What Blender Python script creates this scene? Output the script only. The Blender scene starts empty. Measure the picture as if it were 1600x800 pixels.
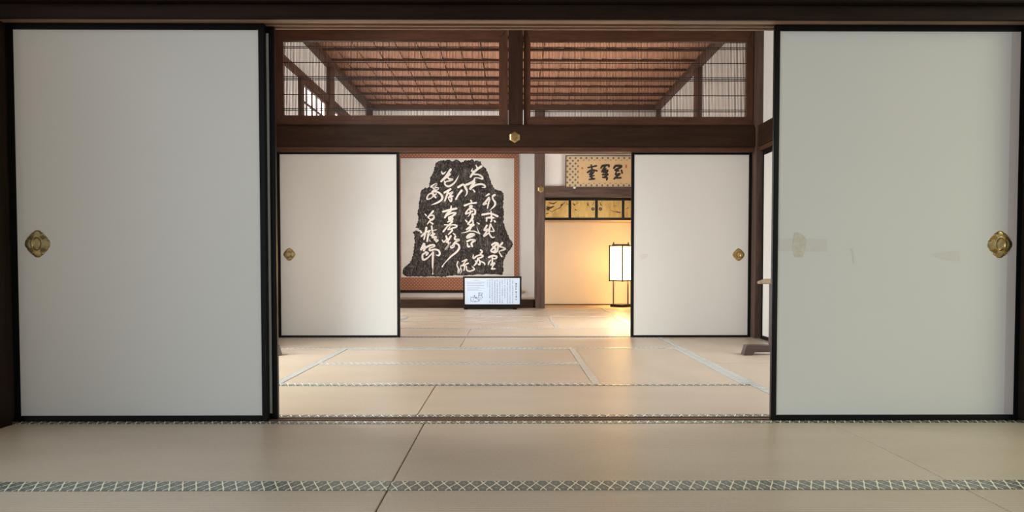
import bpy, bmesh, math, random
import numpy as np
from mathutils import Vector, Matrix

random.seed(7)
S = bpy.context.scene
COL = S.collection

# ------------------------------------------------------------------ camera
FOC = 1155.0                       # focal length in pixels of the 1600 px wide frame
CAM_H = 0.70
PITCH, YAW = math.radians(1.8), math.radians(0.4)
cam_d = bpy.data.cameras.new('camera')
cam_d.sensor_fit = 'HORIZONTAL'
cam_d.sensor_width = 36.0
cam_d.lens = FOC / 1600 * 36
PPX = 800 + FOC * math.tan(YAW)
PPY = 412 + FOC * math.tan(PITCH)
cam_d.shift_x = -(PPX - 800) / 1600
cam_d.shift_y = (PPY - 400) / 1600
cam_d.clip_start = 0.02
cam = bpy.data.objects.new('camera', cam_d)
COL.objects.link(cam)
cam.location = (0, 0, CAM_H)
cam.rotation_euler = (math.pi / 2 - PITCH, 0, -YAW)
S.camera = cam

# ------------------------------------------------------------------ colour management, world, lights
S.view_settings.view_transform = 'Standard'
S.view_settings.look = 'None'
S.view_settings.gamma = 1.0
S.view_settings.use_curve_mapping = False
S.view_settings.exposure = 0.0
W = bpy.data.worlds.new('world')
S.world = W
W.use_nodes = True
bg = W.node_tree.nodes['Background']
bg.inputs[0].default_value = (0.75, 0.88, 1.0, 1)
bg.inputs[1].default_value = 0.6

def area(name, loc, target, sx, sy, power, col):
    d = bpy.data.lights.new(name, 'AREA')
    d.shape = 'RECTANGLE'
    d.size, d.size_y = sx, sy
    d.energy = power
    d.color = col
    o = bpy.data.objects.new(name, d)
    COL.objects.link(o)
    o.location = loc
    v = Vector(target) - Vector(loc)
    o.rotation_euler = v.to_track_quat('-Z', 'Y').to_euler()
    return o

# daylight from the garden through the open sides of the rooms
area('daylight_middle_room', (-4.0, 4.1, 2.1), (-0.6, 4.1, 0.4), 2.8, 3.0, 450, (0.96, 0.96, 0.93))
area('daylight_middle_room_right', (4.2, 3.9, 2.2), (0.8, 4.0, 0.1), 2.4, 2.8, 190, (0.97, 0.96, 1.0))
area('daylight_front_room', (-5.2, 0.9, 2.6), (-1.0, 1.1, 0.0), 2.2, 2.4, 330, (0.74, 0.87, 1.0))
area('daylight_front_room_right', (5.0, 1.6, 3.0), (1.2, 1.9, 0.0), 2.8, 2.4, 140, (0.94, 1.0, 0.68))
area('daylight_garden_behind', (1.8, -4.8, 3.2), (0.9, 1.2, 0.0), 5.6, 3.0, 32, (0.96, 1.0, 0.86))

# ------------------------------------------------------------------ mesh helpers
class MB:
    def __init__(self):
        self.v, self.f, self.uv = [], [], {}
    def face(self, idx, uv=None):
        if uv: self.uv[len(self.f)] = uv
        self.f.append(tuple(idx))
    def box(self, x0, x1, y0, y1, z0, z1):
        if x1 < x0: x0, x1 = x1, x0
        if y1 < y0: y0, y1 = y1, y0
        if z1 < z0: z0, z1 = z1, z0
        b = len(self.v)
        self.v += [(x0,y0,z0),(x1,y0,z0),(x1,y1,z0),(x0,y1,z0),(x0,y0,z1),(x1,y0,z1),(x1,y1,z1),(x0,y1,z1)]
        for q in ((0,3,2,1),(4,5,6,7),(0,1,5,4),(1,2,6,5),(2,3,7,6),(3,0,4,7)):
            self.face([b+i for i in q])
        return self
    def prism(self, pts, axis, a0, a1):
        """polygon pts extruded along axis from a0 to a1; pts are the other two coordinates in x,y,z order"""
        def put(p, a):
            return (a, p[0], p[1]) if axis == 'x' else (p[0], a, p[1]) if axis == 'y' else (p[0], p[1], a)
        b, n = len(self.v), len(pts)
        self.v += [put(p, a0) for p in pts] + [put(p, a1) for p in pts]
        self.face([b+i for i in range(n)][::-1])
        self.face([b+n+i for i in range(n)])
        for i in range(n):
            j = (i+1) % n
            self.face([b+i, b+j, b+n+j, b+n+i])
        return self
    def tube(self, p0, p1, r0, r1=None, n=14):
        r1 = r0 if r1 is None else r1
        p0, p1 = Vector(p0), Vector(p1)
        d = (p1-p0).normalized()
        a = d.orthogonal().normalized(); c = d.cross(a)
        b = len(self.v)
        for p, r in ((p0, r0), (p1, r1)):
            for k in range(n):
                t = 2*math.pi*k/n
                self.v.append(tuple(p + a*r*math.cos(t) + c*r*math.sin(t)))
        self.face([b+k for k in range(n)][::-1])
        self.face([b+n+k for k in range(n)])
        for k in range(n):
            j = (k+1) % n
            self.face([b+k, b+j, b+n+j, b+n+k])
        return self

def make_mesh(name, mb, mat, off=(0,0,0), bevel=0.0, smooth=False):
    me = bpy.data.meshes.new(name)
    ox, oy, oz = off
    me.from_pydata([(x-ox, y-oy, z-oz) for x, y, z in mb.v], [], mb.f)
    if mb.uv:
        ul = me.uv_layers.new(name='UVMap')
        for p in me.polygons:
            if p.index in mb.uv:
                for k, li in enumerate(p.loop_indices):
                    ul.data[li].uv = mb.uv[p.index][k]
    bm = bmesh.new(); bm.from_mesh(me)
    if bevel > 0:
        es = [e for e in bm.edges if len(e.link_faces) == 2 and e.calc_face_angle(0) > 0.5]
        bmesh.ops.bevel(bm, geom=es, offset=bevel, segments=2, affect='EDGES', clamp_overlap=True)
    if not mb.uv:
        bmesh.ops.recalc_face_normals(bm, faces=bm.faces)
    bm.to_mesh(me); bm.free()
    if smooth:
        for p in me.polygons: p.use_smooth = True
    me.materials.append(mat)
    return me

ORIG = {}
def build(name, mb, mat, parent=None, bevel=0.0, smooth=False, origin=None):
    off = ORIG.get(parent.name, (0,0,0)) if parent else (origin or (0,0,0))
    me = make_mesh(name, mb, mat, off, bevel, smooth)
    o = bpy.data.objects.new(name, me)
    COL.objects.link(o)
    if parent:
        o.parent = parent
    else:
        o.location = off
    ORIG[o.name] = off
    return o
def thing(name, label, cat, loc, group=None):
    o = bpy.data.objects.new(name, None)
    o.empty_display_size = 0.05
    COL.objects.link(o)
    o.location = loc
    ORIG[o.name] = tuple(loc)
    return tag(o, label, cat, group)
def tag(o, label, cat, group=None):
    o['label'] = label; o['category'] = cat
    if group: o['group'] = group
    return o
def struct(name, mb, mat, bevel=0.0, parent=None):
    o = build(name, mb, mat, parent, bevel)
    if not parent: o['kind'] = 'structure'
    return o

# photo pixel -> point in the place, on the plane at depth Y (used for tracing shapes at their real depth)
_fw = Vector((math.sin(YAW)*math.cos(PITCH), math.cos(YAW)*math.cos(PITCH), -math.sin(PITCH)))
_rt = Vector((math.cos(YAW), -math.sin(YAW), 0))
_up = _rt.cross(_fw)
def at(px, py, Y):
    r = _fw + _rt*((px-PPX)/FOC) - _up*((py-PPY)/FOC)
    p = r*(Y/r.y)
    return p.x, p.z + CAM_H

# ------------------------------------------------------------------ materials
class NT:
    def __init__(self, name):
        self.m = bpy.data.materials.new(name); self.m.use_nodes = True
        self.t = self.m.node_tree; self.n = self.t.nodes; self.l = self.t.links
        self.b = self.n['Principled BSDF']
    def node(self, typ, **kw):
        n = self.n.new(typ)
        for k, v in kw.items(): setattr(n, k, v)
        return n
    def link(self, a, b): self.l.new(a, b)
    def val(self, sock, v):
        if isinstance(v, (int, float, tuple)): sock.default_value = v
        else: self.link(v, sock)
    def math(self, op, a, b=0.0, c=None):
        n = self.node('ShaderNodeMath', operation=op)
        self.val(n.inputs[0], a); self.val(n.inputs[1], b)
        if c is not None: self.val(n.inputs[2], c)
        return n.outputs[0]
    def coords(self, kind='Object'):
        return self.node('ShaderNodeTexCoord').outputs[kind]
    def sep(self, v):
        n = self.node('ShaderNodeSeparateXYZ'); self.link(v, n.inputs[0]); return n.outputs
    def map(self, v, scale):
        n = self.node('ShaderNodeMapping'); self.link(v, n.inputs[0]); n.inputs['Scale'].default_value = scale
        return n.outputs[0]
    def noise(self, v, scale, detail=4, rough=0.55):
        n = self.node('ShaderNodeTexNoise'); self.link(v, n.inputs['Vector'])
        n.inputs['Scale'].default_value = scale; n.inputs['Detail'].default_value = detail
        n.inputs['Roughness'].default_value = rough
        return n.outputs[0]
    def ramp(self, f, stops):
        n = self.node('ShaderNodeValToRGB'); self.link(f, n.inputs[0])
        e = n.color_ramp.elements
        while len(e) < len(stops): e.new(0.5)
        for i, (p, c) in enumerate(stops):
            e[i].position = p; e[i].color = (*c, 1) if len(c) == 3 else c
        return n.outputs[0]
    def mix(self, f, a, b, mode='MIX'):
        n = self.node('ShaderNodeMix', data_type='RGBA', blend_type=mode)
        self.val(n.inputs[0], f)
        for s, v in ((n.inputs[6], a), (n.inputs[7], b)):
            if isinstance(v, tuple): s.default_value = (*v, 1) if len(v) == 3 else v
            else: self.link(v, s)
        return n.outputs[2]
    def set(self, color=None, rough=None, spec=None, metal=None, bump=None, dist=0.001, strength=0.5):
        if color is not None:
            if isinstance(color, tuple): self.b.inputs['Base Color'].default_value = (*color, 1)
            else: self.link(color, self.b.inputs['Base Color'])
        if rough is not None: self.val(self.b.inputs['Roughness'], rough)
        if spec is not None: self.b.inputs['Specular IOR Level'].default_value = spec
        if metal is not None: self.b.inputs['Metallic'].default_value = metal
        if bump is not None:
            n = self.node('ShaderNodeBump'); n.inputs['Distance'].default_value = dist
            n.inputs['Strength'].default_value = strength
            self.link(bump, n.inputs['Height']); self.link(n.outputs[0], self.b.inputs['Normal'])
        return self.m

def sc3(c, k): return tuple(x*k for x in c)
def mat_wood(name, c, axis='x', rough=0.5, spec=0.35, contrast=0.35):
    t = NT(name); v = t.coords()
    s = {'x': (1.2, 14, 14), 'y': (14, 1.2, 14), 'z': (14, 14, 1.2)}[axis]
    f = t.noise(t.map(v, s), 2.2, 6, 0.62)
    g = t.noise(t.map(v, tuple(q*5 for q in s)), 2.0, 3)
    col = t.ramp(f, [(0.3, sc3(c, 1-contrast)), (0.7, sc3(c, 1+contrast))])
    col = t.mix(0.25, col, t.ramp(g, [(0.35, sc3(c, 0.5)), (0.65, sc3(c, 1.4))]))
    return t.set(col, rough, spec, bump=f, dist=0.0008, strength=0.4)
def mat_plain(name, c, rough=0.6, spec=0.3, metal=0.0, var=0.04, scale=3.0, bump=0.0):
    t = NT(name); v = t.coords()
    f = t.noise(v, scale, 4)
    col = t.ramp(f, [(0.3, sc3(c, 1-var)), (0.7, sc3(c, 1+var))])
    if bump:
        return t.set(col, rough, spec, metal, bump=t.noise(v, 260, 2), dist=0.0006, strength=bump)
    return t.set(col, rough, spec, metal)

M = {}
M['paper'] = mat_plain('door_paper', (0.73, 0.72, 0.685), 0.75, 0.2, var=0.012, scale=1.2, bump=0.15)
M['plaster'] = mat_plain('white_plaster', (0.76, 0.74, 0.70), 0.85, 0.2, var=0.02, scale=1.5, bump=0.2)
M['cream'] = mat_plain('cream_wall', (0.76, 0.69, 0.56), 0.85, 0.2, var=0.03, scale=2.0, bump=0.2)  # creamier tone than the white plaster, for the alcove back wall
M['recess'] = mat_plain('shaded_recess_plaster', (0.64, 0.62, 0.59), 0.85, 0.2, var=0.02, scale=1.5, bump=0.2)  # same white plaster, colour darkened to carry the shade inside the recess
M['lacquer'] = mat_plain('black_lacquer', (0.005, 0.005, 0.005), 0.28, 0.22, var=0.2)
for a in 'xyz':
    M['dark_'+a] = mat_wood('dark_wood_'+a, (0.032, 0.0165, 0.0095), a, 0.55, 0.10)
    M['black_'+a] = mat_wood('near_black_wood_'+a, (0.020, 0.0115, 0.0075), a, 0.55, 0.10)  # darker version of the dark wood for the front posts and beams
    M['brown_'+a] = mat_wood('brown_wood_'+a, (0.080, 0.035, 0.020), a, 0.5, 0.18)
    M['pillar_'+a] = mat_wood('weathered_wood_'+a, (0.085, 0.052, 0.040), a, 0.6, 0.3, 0.5)
M['bar'] = mat_wood('lattice_wood', (0.020, 0.011, 0.008), 'z', 0.5)
M['groove'] = mat_wood('pale_groove_wood', (0.30, 0.19, 0.13), 'x', 0.5)
M['sill'] = mat_wood('sill_wood', (0.14, 0.085, 0.055), 'x', 0.45)
M['board'] = mat_wood('tan_board', (0.44, 0.30, 0.17), 'x', 0.4)
M['ceil'] = mat_wood('cedar_ceiling', (0.34, 0.172, 0.105), 'y', 0.6, 0.2, 0.22)
M['stand'] = mat_wood('stand_wood', (0.055, 0.034, 0.030), 'x', 0.35)
M['stand_top'] = mat_wood('worn_stand_wood', (0.26, 0.19, 0.11), 'x', 0.5)
M['brass'] = mat_plain('aged_brass', (0.46, 0.33, 0.13), 0.32, 0.5, metal=1.0, var=0.35, scale=45)
M['brass_dark'] = mat_plain('dull_brass', (0.36, 0.28, 0.13), 0.4, 0.5, metal=0.9, var=0.3, scale=45)

# rush matting: fine ribs along the mat's length
t = NT('rush_matting'); v = t.coords(); x, y, z = t.sep(v)
rib = t.math('SINE', t.math('MULTIPLY', y, 2*math.pi/0.0155))
rib = t.math('ADD', t.math('MULTIPLY', rib, 0.5), 0.5)
fine = t.noise(t.map(v, (420, 30, 1)), 1.0, 2)
big = t.noise(t.map(v, (0.9, 2.2, 1)), 1.6, 3)
c1 = t.ramp(big, [(0.3, (0.465, 0.387, 0.288)), (0.7, (0.545, 0.460, 0.355))])
c1 = t.mix(0.22, c1, t.ramp(fine, [(0.35, (0.27, 0.20, 0.13)), (0.65, (0.60, 0.50, 0.38))]))
c1 = t.mix(t.math('MULTIPLY', t.math('SUBTRACT', 1.0, rib), 0.30), c1, (0.19, 0.13, 0.085))
hgt = t.math('ADD', rib, t.math('MULTIPLY', fine, 0.6))
M['tatami'] = t.set(c1, 0.36, 0.65, bump=hgt, dist=0.0006, strength=0.6)

# patterned cloth edging; u runs along it in metres, v across
def mat_heri(name, ground, motif):
    t = NT(name); u, v, _ = t.sep(t.coords('UV'))
    P = 0.042
    uu = t.math('ABSOLUTE', t.math('SUBTRACT', t.math('FRACT', t.math('DIVIDE', u, P)), 0.5))
    vv = t.math('ABSOLUTE', t.math('SUBTRACT', v, 0.5))
    d = t.math('ABSOLUTE', t.math('SUBTRACT', uu, t.math('MULTIPLY', vv, 0.46)))
    m1 = t.math('LESS_THAN', d, 0.055)
    m1 = t.math('MULTIPLY', m1, t.math('LESS_THAN', uu, 0.25))
    # small diamond between the crosses
    dd = t.math('ADD', t.math('SUBTRACT', 0.5, uu), t.math('MULTIPLY', vv, 0.5))
    m2 = t.math('MULTIPLY', t.math('LESS_THAN', dd, 0.13), 0.16)
    m = t.math('MAXIMUM', m1, m2)
    col = t.mix(m, ground, motif)
    return t.set(col, 0.26, 0.8, bump=m, dist=0.0006, strength=0.5)
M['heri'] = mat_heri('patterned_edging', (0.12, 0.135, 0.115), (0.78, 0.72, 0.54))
M['heri_lit'] = mat_heri('lit_patterned_edging', (0.32, 0.35, 0.34), (0.74, 0.73, 0.66))  # same cloth as the front edging, daylight sheen put into a paler colour

# brown brocade with a grid of small dots
def mat_dots(name, ground, dot, P, r):
    t = NT(name); v = t.coords(); x, y, z = t.sep(v)
    row = t.math('FLOOR', t.math('DIVIDE', z, P*0.5))
    sh = t.math('MULTIPLY', t.math('MODULO', row, 2.0), 0.5)
    fx = t.math('SUBTRACT', t.math('FRACT', t.math('ADD', t.math('DIVIDE', x, P), t.math('ABSOLUTE', sh))), 0.5)
    fz = t.math('MULTIPLY', t.math('SUBTRACT', t.math('FRACT', t.math('DIVIDE', z, P*0.5)), 0.5), 0.5)
    d = t.math('SQRT', t.math('ADD', t.math('MULTIPLY', fx, fx), t.math('MULTIPLY', fz, fz)))
    m = t.math('LESS_THAN', d, r)
    f = t.noise(v, 30, 3)
    g = t.mix(t.math('MULTIPLY', f, 0.5), ground, sc3(ground, 0.6))
    return t.set(t.mix(m, g, dot), 0.75, 0.2)
M['brocade'] = mat_dots('brown_brocade', (0.30, 0.125, 0.07), (0.46, 0.25, 0.16), 0.056, 0.17)
M['scroll_paper'] = mat_plain('scroll_paper', (0.62, 0.60, 0.55), 0.8, 0.15, var=0.05, scale=4)
t = NT('rubbing_ink'); v = t.coords()
f = t.noise(t.map(v, (11, 11, 6)), 1.0, 6, 0.8)
g = t.noise(t.map(v, (60, 60, 22)), 1.0, 4, 0.75)
c = t.ramp(f, [(0.36, (0.006, 0.005, 0.0045)), (0.52, (0.045, 0.038, 0.034)), (0.66, (0.24, 0.215, 0.19))])
c = t.mix(0.5, c, t.ramp(g, [(0.40, (0.006, 0.005, 0.0045)), (0.55, (0.06, 0.052, 0.047)), (0.66, (0.42, 0.39, 0.35))]))
M['rubbing'] = t.set(c, 0.85, 0.1)
M['white_ink'] = mat_plain('white_characters', (0.78, 0.74, 0.67), 0.8, 0.15, var=0.03)
M['ink'] = mat_plain('black_ink', (0.02, 0.02, 0.018), 0.6, 0.3, var=0.2, scale=30)
M['seal'] = mat_plain('red_seal', (0.42, 0.10, 0.05), 0.7, 0.2, var=0.2, scale=60)
M['seal_faint'] = mat_plain('faded_seal', (0.56, 0.33, 0.18), 0.7, 0.2, var=0.2, scale=60)
M['tan_paper'] = mat_plain('tan_paper', (0.58, 0.41, 0.22), 0.8, 0.15, var=0.07, scale=5)
M['tan_dots'] = mat_dots('patterned_mount', (0.56, 0.45, 0.28), (0.16, 0.12, 0.075), 0.084, 0.19)
t = NT('gold_leaf'); v = t.coords()
f = t.noise(t.map(v, (9, 1, 2.2)), 2.5, 5, 0.7)
c = t.ramp(f, [(0.28, (0.46, 0.28, 0.075)), (0.5, (0.68, 0.45, 0.13)), (0.75, (0.82, 0.60, 0.24))])
M['gold'] = t.set(c, 0.45, 0.4, 0.1)
M['painted'] = mat_plain('ink_branch', (0.12, 0.075, 0.025), 0.7, 0.2, var=0.3, scale=40)
M['board_face'] = mat_plain('white_panel', (0.56, 0.69, 0.86), 0.35, 0.4, var=0.01)
M['board_text'] = mat_plain('panel_text', (0.09, 0.10, 0.14), 0.6, 0.2)
M['board_grey'] = mat_plain('panel_small_text', (0.34, 0.37, 0.43), 0.6, 0.2)
M['board_edge'] = mat_plain('panel_margin', (0.84, 0.86, 0.88), 0.35, 0.4, var=0.01)
M['stain'] = mat_plain('yellowed_stain', (0.65, 0.615, 0.50), 0.8, 0.15, var=0.10, scale=40)
M['tape'] = mat_plain('old_tape', (0.685, 0.665, 0.62), 0.6, 0.25, var=0.03, scale=20)
M['strip'] = mat_plain('edge_paper_strip', (0.62, 0.57, 0.55), 0.75, 0.2, var=0.02)
# lit paper: the lantern's shade, the left window's paper with daylight behind it, and an added glow at the right
def mat_lit(name, c, e, s):
    t = NT(name)
    t.set(c, 0.8, 0.1)
    t.b.inputs['Emission Color'].default_value = (*e, 1)
    t.b.inputs['Emission Strength'].default_value = s
    return t.m
M['lit_shade'] = mat_lit('lantern_paper', (0.8, 0.72, 0.55), (1.0, 0.60, 0.22), 10.5)
M['lit_window'] = mat_lit('window_paper', (0.8, 0.8, 0.78), (1.0, 0.985, 0.965), 6.5)
M['fill_window_right'] = mat_lit('fill_glow_paper', (0.8, 0.8, 0.78), (1.0, 0.985, 0.975), 20.0)  # unseen glow added on the right to brighten the far room

# ================================================================== THE SETTING
XL, XR = -2.25, 2.30            # inner faces of the middle and far rooms
# floors under the mats
struct('floor', MB().box(-3.2, 3.4, -3.2, 3.27, -0.12, -0.056), M['board'])
struct('floor', MB().box(XL, XR, 3.36, 7.0, -0.12, -0.056), M['board'])
struct('floor', MB().box(XL, XR, 7.09, 11.62, -0.12, -0.056), M['board'])
# veranda boards outside the open left sides
struct('floor', MB().box(-4.4, -2.42, -3.2, 11.9, -0.2, -0.06), M['board'])

# ceilings
struct('ceiling', MB().box(-3.3, 3.5, -3.3, 3.22, 2.9, 2.98), M['ceil'])
struct('ceiling', MB().box(XL-0.1, XR+0.1, 3.36, 7.0, 3.1, 3.16), M['ceil'])
cb = MB()
xs = np.arange(XL-0.02, XR+0.02, 0.24)
for i, x0 in enumerate(xs):                                     # lapped boards running away from the eye
    x1 = min(x0+0.231, XR+0.02)
    cb.prism([(x0, 3.182), (x1, 3.170), (x1, 3.185), (x0, 3.197)], 'y', 7.05, 11.72)
cl = struct('ceiling', cb, M['ceil'])
back = build('ceiling_backing', MB().box(XL-0.1, XR+0.1, 7.05, 12.8, 3.20, 3.24), M['dark_x'], cl)
for k in range(10):
    yb = 7.27 + 0.44*k
    build('ceiling_batten', MB().box(XL+0.02, XR-0.02, yb-0.014, yb+0.014, 3.146, 3.174), M['brown_x'], cl)
tr = MB()
tr.box(XL-0.02, XL+0.075, 7.09, 11.66, 3.10, 3.185)
tr.box(XR-0.075, XR+0.02, 7.09, 11.66, 3.10, 3.185)
tr.box(XL+0.075, XR-0.075, 11.56, 11.66, 3.10, 3.185)
struct('trim_1', tr, M['brown_x'])

# ---- first row of posts and beams, between the front and the middle room
struct('trim_2', MB().box(-2.42, -2.215, 3.18, 3.38, -0.056, 2.9), M['black_z'], 0.006)
struct('trim_3', MB().box(2.276, 2.45, 3.18, 3.38, -0.056, 2.9), M['black_z'], 0.006)
def kamoi(y0, y1, z0, z1, g, x0, x1):
    """beam with two sliding grooves in its underside: profile in (y, z)"""
    (a0, a1), (b0, b1) = g
    d = 0.014
    return MB().prism([(y0,z0),(a0,z0),(a0,z0+d),(a1,z0+d),(a1,z0),(b0,z0),(b0,z0+d),(b1,z0+d),(b1,z0),(y1,z0),(y1,z1),(y0,z1)], 'x', x0, x1)
G1 = ((3.272, 3.305), (3.316, 3.348))
struct('trim_4', kamoi(3.222, 3.36, 1.750, 1.795, G1, -2.215, 2.276), M['groove'])
struct('trim_5', MB().box(-2.215, 2.276, 3.205, 3.222, 1.748, 1.81).box(-2.215, 2.276, 3.222, 3.36, 1.795, 1.812), M['black_x'], 0.002)
struct('trim_6', MB().box(-3.2, 3.4, 3.165, 3.30, 1.812, 1.95), M['black_x'], 0.004)
struct('wall_front', MB().box(-3.2, 3.4, 3.20, 3.34, 1.95, 2.9).box(-3.2, -2.42, 3.22, 3.34, -0.056, 1.812).box(2.45, 3.4, 3.22, 3.34, -0.056, 1.812), M['plaster'])
def sill(y0, y1, g, x0, x1):
    (a0, a1), (b0, b1) = g
    d = -0.004
    return MB().prism([(y0,-0.06),(y0,0),(a0,0),(a0,d),(a1,d),(a1,0),(b0,0),(b0,d),(b1,d),(b1,0),(y1,0),(y1,-0.06)], 'x', x0, x1)
struct('trim_7', sill(3.27, 3.36, G1, -2.215, 2.276), M['sill'])

# ---- second row, between the middle and the far room
G2 = ((7.012, 7.040), (7.052, 7.080))
struct('trim_8', MB().box(2.276, 2.365, 6.90, 7.10, -0.056, 3.1), M['pillar_z'], 0.004)
struct('trim_9', MB().box(-2.33, -2.225, 6.90, 7.10, -0.056, 3.1), M['pillar_z'], 0.004)
struct('trim_10', kamoi(6.955, 7.09, 1.748, 1.79, G2, -2.225, 2.276), M['brown_x'])
struct('trim_11', MB().box(-2.225, 2.276, 6.93, 7.09, 1.79, 1.975), M['dark_x'], 0.004)
struct('trim_12', MB().box(-2.225, 2.276, 6.96, 7.09, 1.975, 2.0), M['dark_x'], 0.002)
struct('trim_13', MB().box(-0.034, 0.103, 6.945, 7.075, 2.0, 2.91), M['dark_z'], 0.004)
struct('trim_14', MB().box(-2.225, 2.276, 6.96, 7.08, 2.91, 3.1), M['dark_x'], 0.004)
struct('trim_15', sill(7.0, 7.09, G2, -2.225, 2.276), M['sill'])

# ---- right side of the middle room: sliding panel below, plaster above, beam between
struct('wall_right', MB().box(2.335, 2.45, 3.38, 6.90, 1.985, 3.1), M['plaster'])
struct('trim_16', MB().box(2.29, 2.40, 3.38, 6.90, 1.79, 1.985), M['dark_y'], 0.003)
struct('trim_17', MB().box(2.305, 2.40, 3.38, 6.90, 1.748, 1.79), M['brown_y'], 0.002)
struct('trim_18', MB().box(2.296, 2.42, 3.38, 6.90, -0.06, 0.0), M['board'])
struct('wall_right', MB().box(2.42, 2.5, 5.66, 6.90, -0.06, 1.75), M['plaster'])
# left side of the middle room: open to the garden below the beam; gap above it added to light the upper right wall
struct('wall_left', MB().box(-2.42, -2.30, 3.38, 6.90, 2.80, 3.1).box(-2.42, -2.30, 5.7, 6.90, 1.985, 2.80).box(-2.42, -2.30, 3.38, 3.5, 1.985, 2.80), M['plaster'])
struct('trim_19', MB().box(-2.40, -2.27, 3.38, 6.90, 1.75, 1.985), M['dark_y'], 0.003)
struct('wall_left', MB().box(-2.40, -2.30, 5.75, 6.90, 0.0, 1.75), M['paper'])
struct('trim_20', MB().box(-2.42, -2.26, 3.38, 6.90, -0.06, 0.0), M['sill'])

# ---- front room shell around the camera, open to the garden behind and at the left
struct('wall_right', MB().box(3.4, 3.5, -3.2, 3.3, 2.65, 2.95).box(3.4, 3.5, 2.75, 3.3, -0.12, 2.65).box(3.4, 3.5, -3.2, -2.6, -0.12, 2.65), M['plaster'])
struct('wall_left', MB().box(-3.2, -3.1, -3.2, 3.2, 2.65, 2.95).box(-3.2, -3.1, 2.0, 3.2, -0.06, 2.65), M['plaster'])
struct('wall_back', MB().box(-3.2, 3.4, -3.3, -3.2, 2.75, 2.95), M['plaster'])
struct('trim_21', MB().box(-3.2, -3.08, -1.0, -0.88, -0.06, 2.65).box(-0.06, 0.06, -3.3, -3.18, -0.06, 2.75), M['dark_z'])

# ---- far room, left side: posts, high rail, papered lattice window
struct('wall_left', MB().box(-2.36, -2.27, 7.10, 11.7, 2.72, 3.2).box(-2.36, -2.27, 7.10, 7.93, -0.06, 2.68), M['plaster'])
struct('trim_22', MB().box(-2.30, -2.235, 7.10, 11.66, 2.675, 2.755), M['brown_y'], 0.003)
struct('trim_23', MB().box(-2.32, -2.225, 9.13, 9.37, -0.056, 3.10), M['brown_z'], 0.003)
struct('trim_24', MB().box(-2.30, -2.235, 7.93, 8.05, -0.056, 2.675), M['brown_z'], 0.003)
struct('trim_25', MB().box(-2.30, -2.17, 11.58, 11.72, -0.056, 3.10), M['brown_z'], 0.003)
for n_, (ya, yb_) in enumerate(((8.05, 9.13), (9.37, 11.58))):
    wf = MB()
    wf.box(-2.292, -2.262, ya, ya+0.035, 0.0, 2.675).box(-2.292, -2.262, yb_-0.035, yb_, 0.0, 2.675)
    wf.box(-2.292, -2.262, ya, yb_, 2.64, 2.675).box(-2.292, -2.262, ya, yb_, 0.0, 0.06)
    w = struct('window_%d' % (n_+1), wf, M['brown_z'])
    lb = MB()
    nv = max(3, int(round((yb_-ya)/0.21)))
    for k in range(1, nv):
        yk = ya + (yb_-ya)*k/nv
        lb.box(-2.284, -2.268, yk-0.012, yk+0.012, 0.06, 2.64)
    for k in range(1, 15):
        zk = 0.06 + 2.58*k/15
        lb.box(-2.284, -2.268, ya+0.035, yb_-0.035, zk-0.012, zk+0.012)
    build('window_lattice', lb, M['brown_z'], w)
    build('window_paper', MB().box(-2.291, -2.287, ya+0.01, yb_-0.01, 0.02, 2.66), M['lit_window'], w)
# far room, right side: unseen low window added as fill light, plaster above
struct('wall_right', MB().box(2.32, 2.42, 7.10, 12.7, 1.95, 3.2).box(2.32, 2.42, 9.35, 12.7, -0.06, 1.95).box(2.32, 2.42, 7.10, 7.3, -0.06, 1.95), M['plaster'])
wf = MB()
for a in (7.30, 8.30, 9.315): wf.box(2.322, 2.36, a, a+0.035, 0.0, 1.95)
wf.box(2.322, 2.36, 7.3, 9.35, 1.915, 1.95).box(2.322, 2.36, 7.3, 9.35, 0.0, 0.05)
w = struct('window_3', wf, M['brown_z'])
lb = MB()
for k in range(1, 10):
    if k % 5: lb.box(2.328, 2.342, 7.3+0.2*k-0.008, 7.3+0.2*k+0.008, 0.05, 1.92)
for k in range(1, 9): lb.box(2.328, 2.342, 7.3, 9.35, 0.05+0.207*k-0.007, 0.05+0.207*k+0.007)
build('window_lattice', lb, M['brown_z'], w)
build('window_paper', MB().box(2.345, 2.349, 7.31, 9.34, 0.02, 1.93), M['fill_window_right'], w)  # added glowing sheet that lights the opposite wall
struct('trim_26', MB().box(2.265, 2.36, 9.08, 9.28, -0.056, 3.10), M['brown_z'], 0.003)
struct('trim_27', MB().box(2.255, 2.36, 11.57, 11.72, -0.056, 3.10), M['brown_z'], 0.003)

# ---- picture recess and side alcove at the far end
struct('trim_28', MB().box(0.362, 0.513, 11.58, 11.74, -0.056, 3.10), M['pillar_z'], 0.006)        # pillar between the two recesses
struct('trim_29', MB().box(-2.17, 0.362, 11.64, 11.78, -0.06, 0.134), M['dark_x'], 0.004)          # front edge of the raised floor
struct('floor', MB().box(-2.3, 0.362, 11.78, 12.6, -0.06, 0.130), M['board'])
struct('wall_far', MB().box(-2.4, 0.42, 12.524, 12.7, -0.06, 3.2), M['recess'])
struct('wall_divider', MB().box(0.372, 0.50, 11.74, 12.6, -0.06, 3.1), M['plaster'])
struct('wall_left', MB().box(-2.42, -2.30, 11.72, 12.6, -0.06, 3.1), M['plaster'])
struct('trim_30', MB().box(-2.17, 0.362, 11.60, 11.72, 2.58, 2.70), M['brown_x'], 0.003)
struct('wall_far', MB().box(-2.17, 0.362, 11.64, 11.70, 2.70, 3.2), M['plaster'])
struct('trim_31', MB().box(0.358, 0.372, 11.74, 11.80, 0.13, 2.58), M['brown_z'])
struct('floor', MB().box(0.513, 2.32, 11.62, 12.6, -0.06, -0.002), M['board'])
struct('wall_far', MB().box(0.5, 2.32, 12.58, 12.7, -0.06, 3.2), M['cream'])
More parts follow.
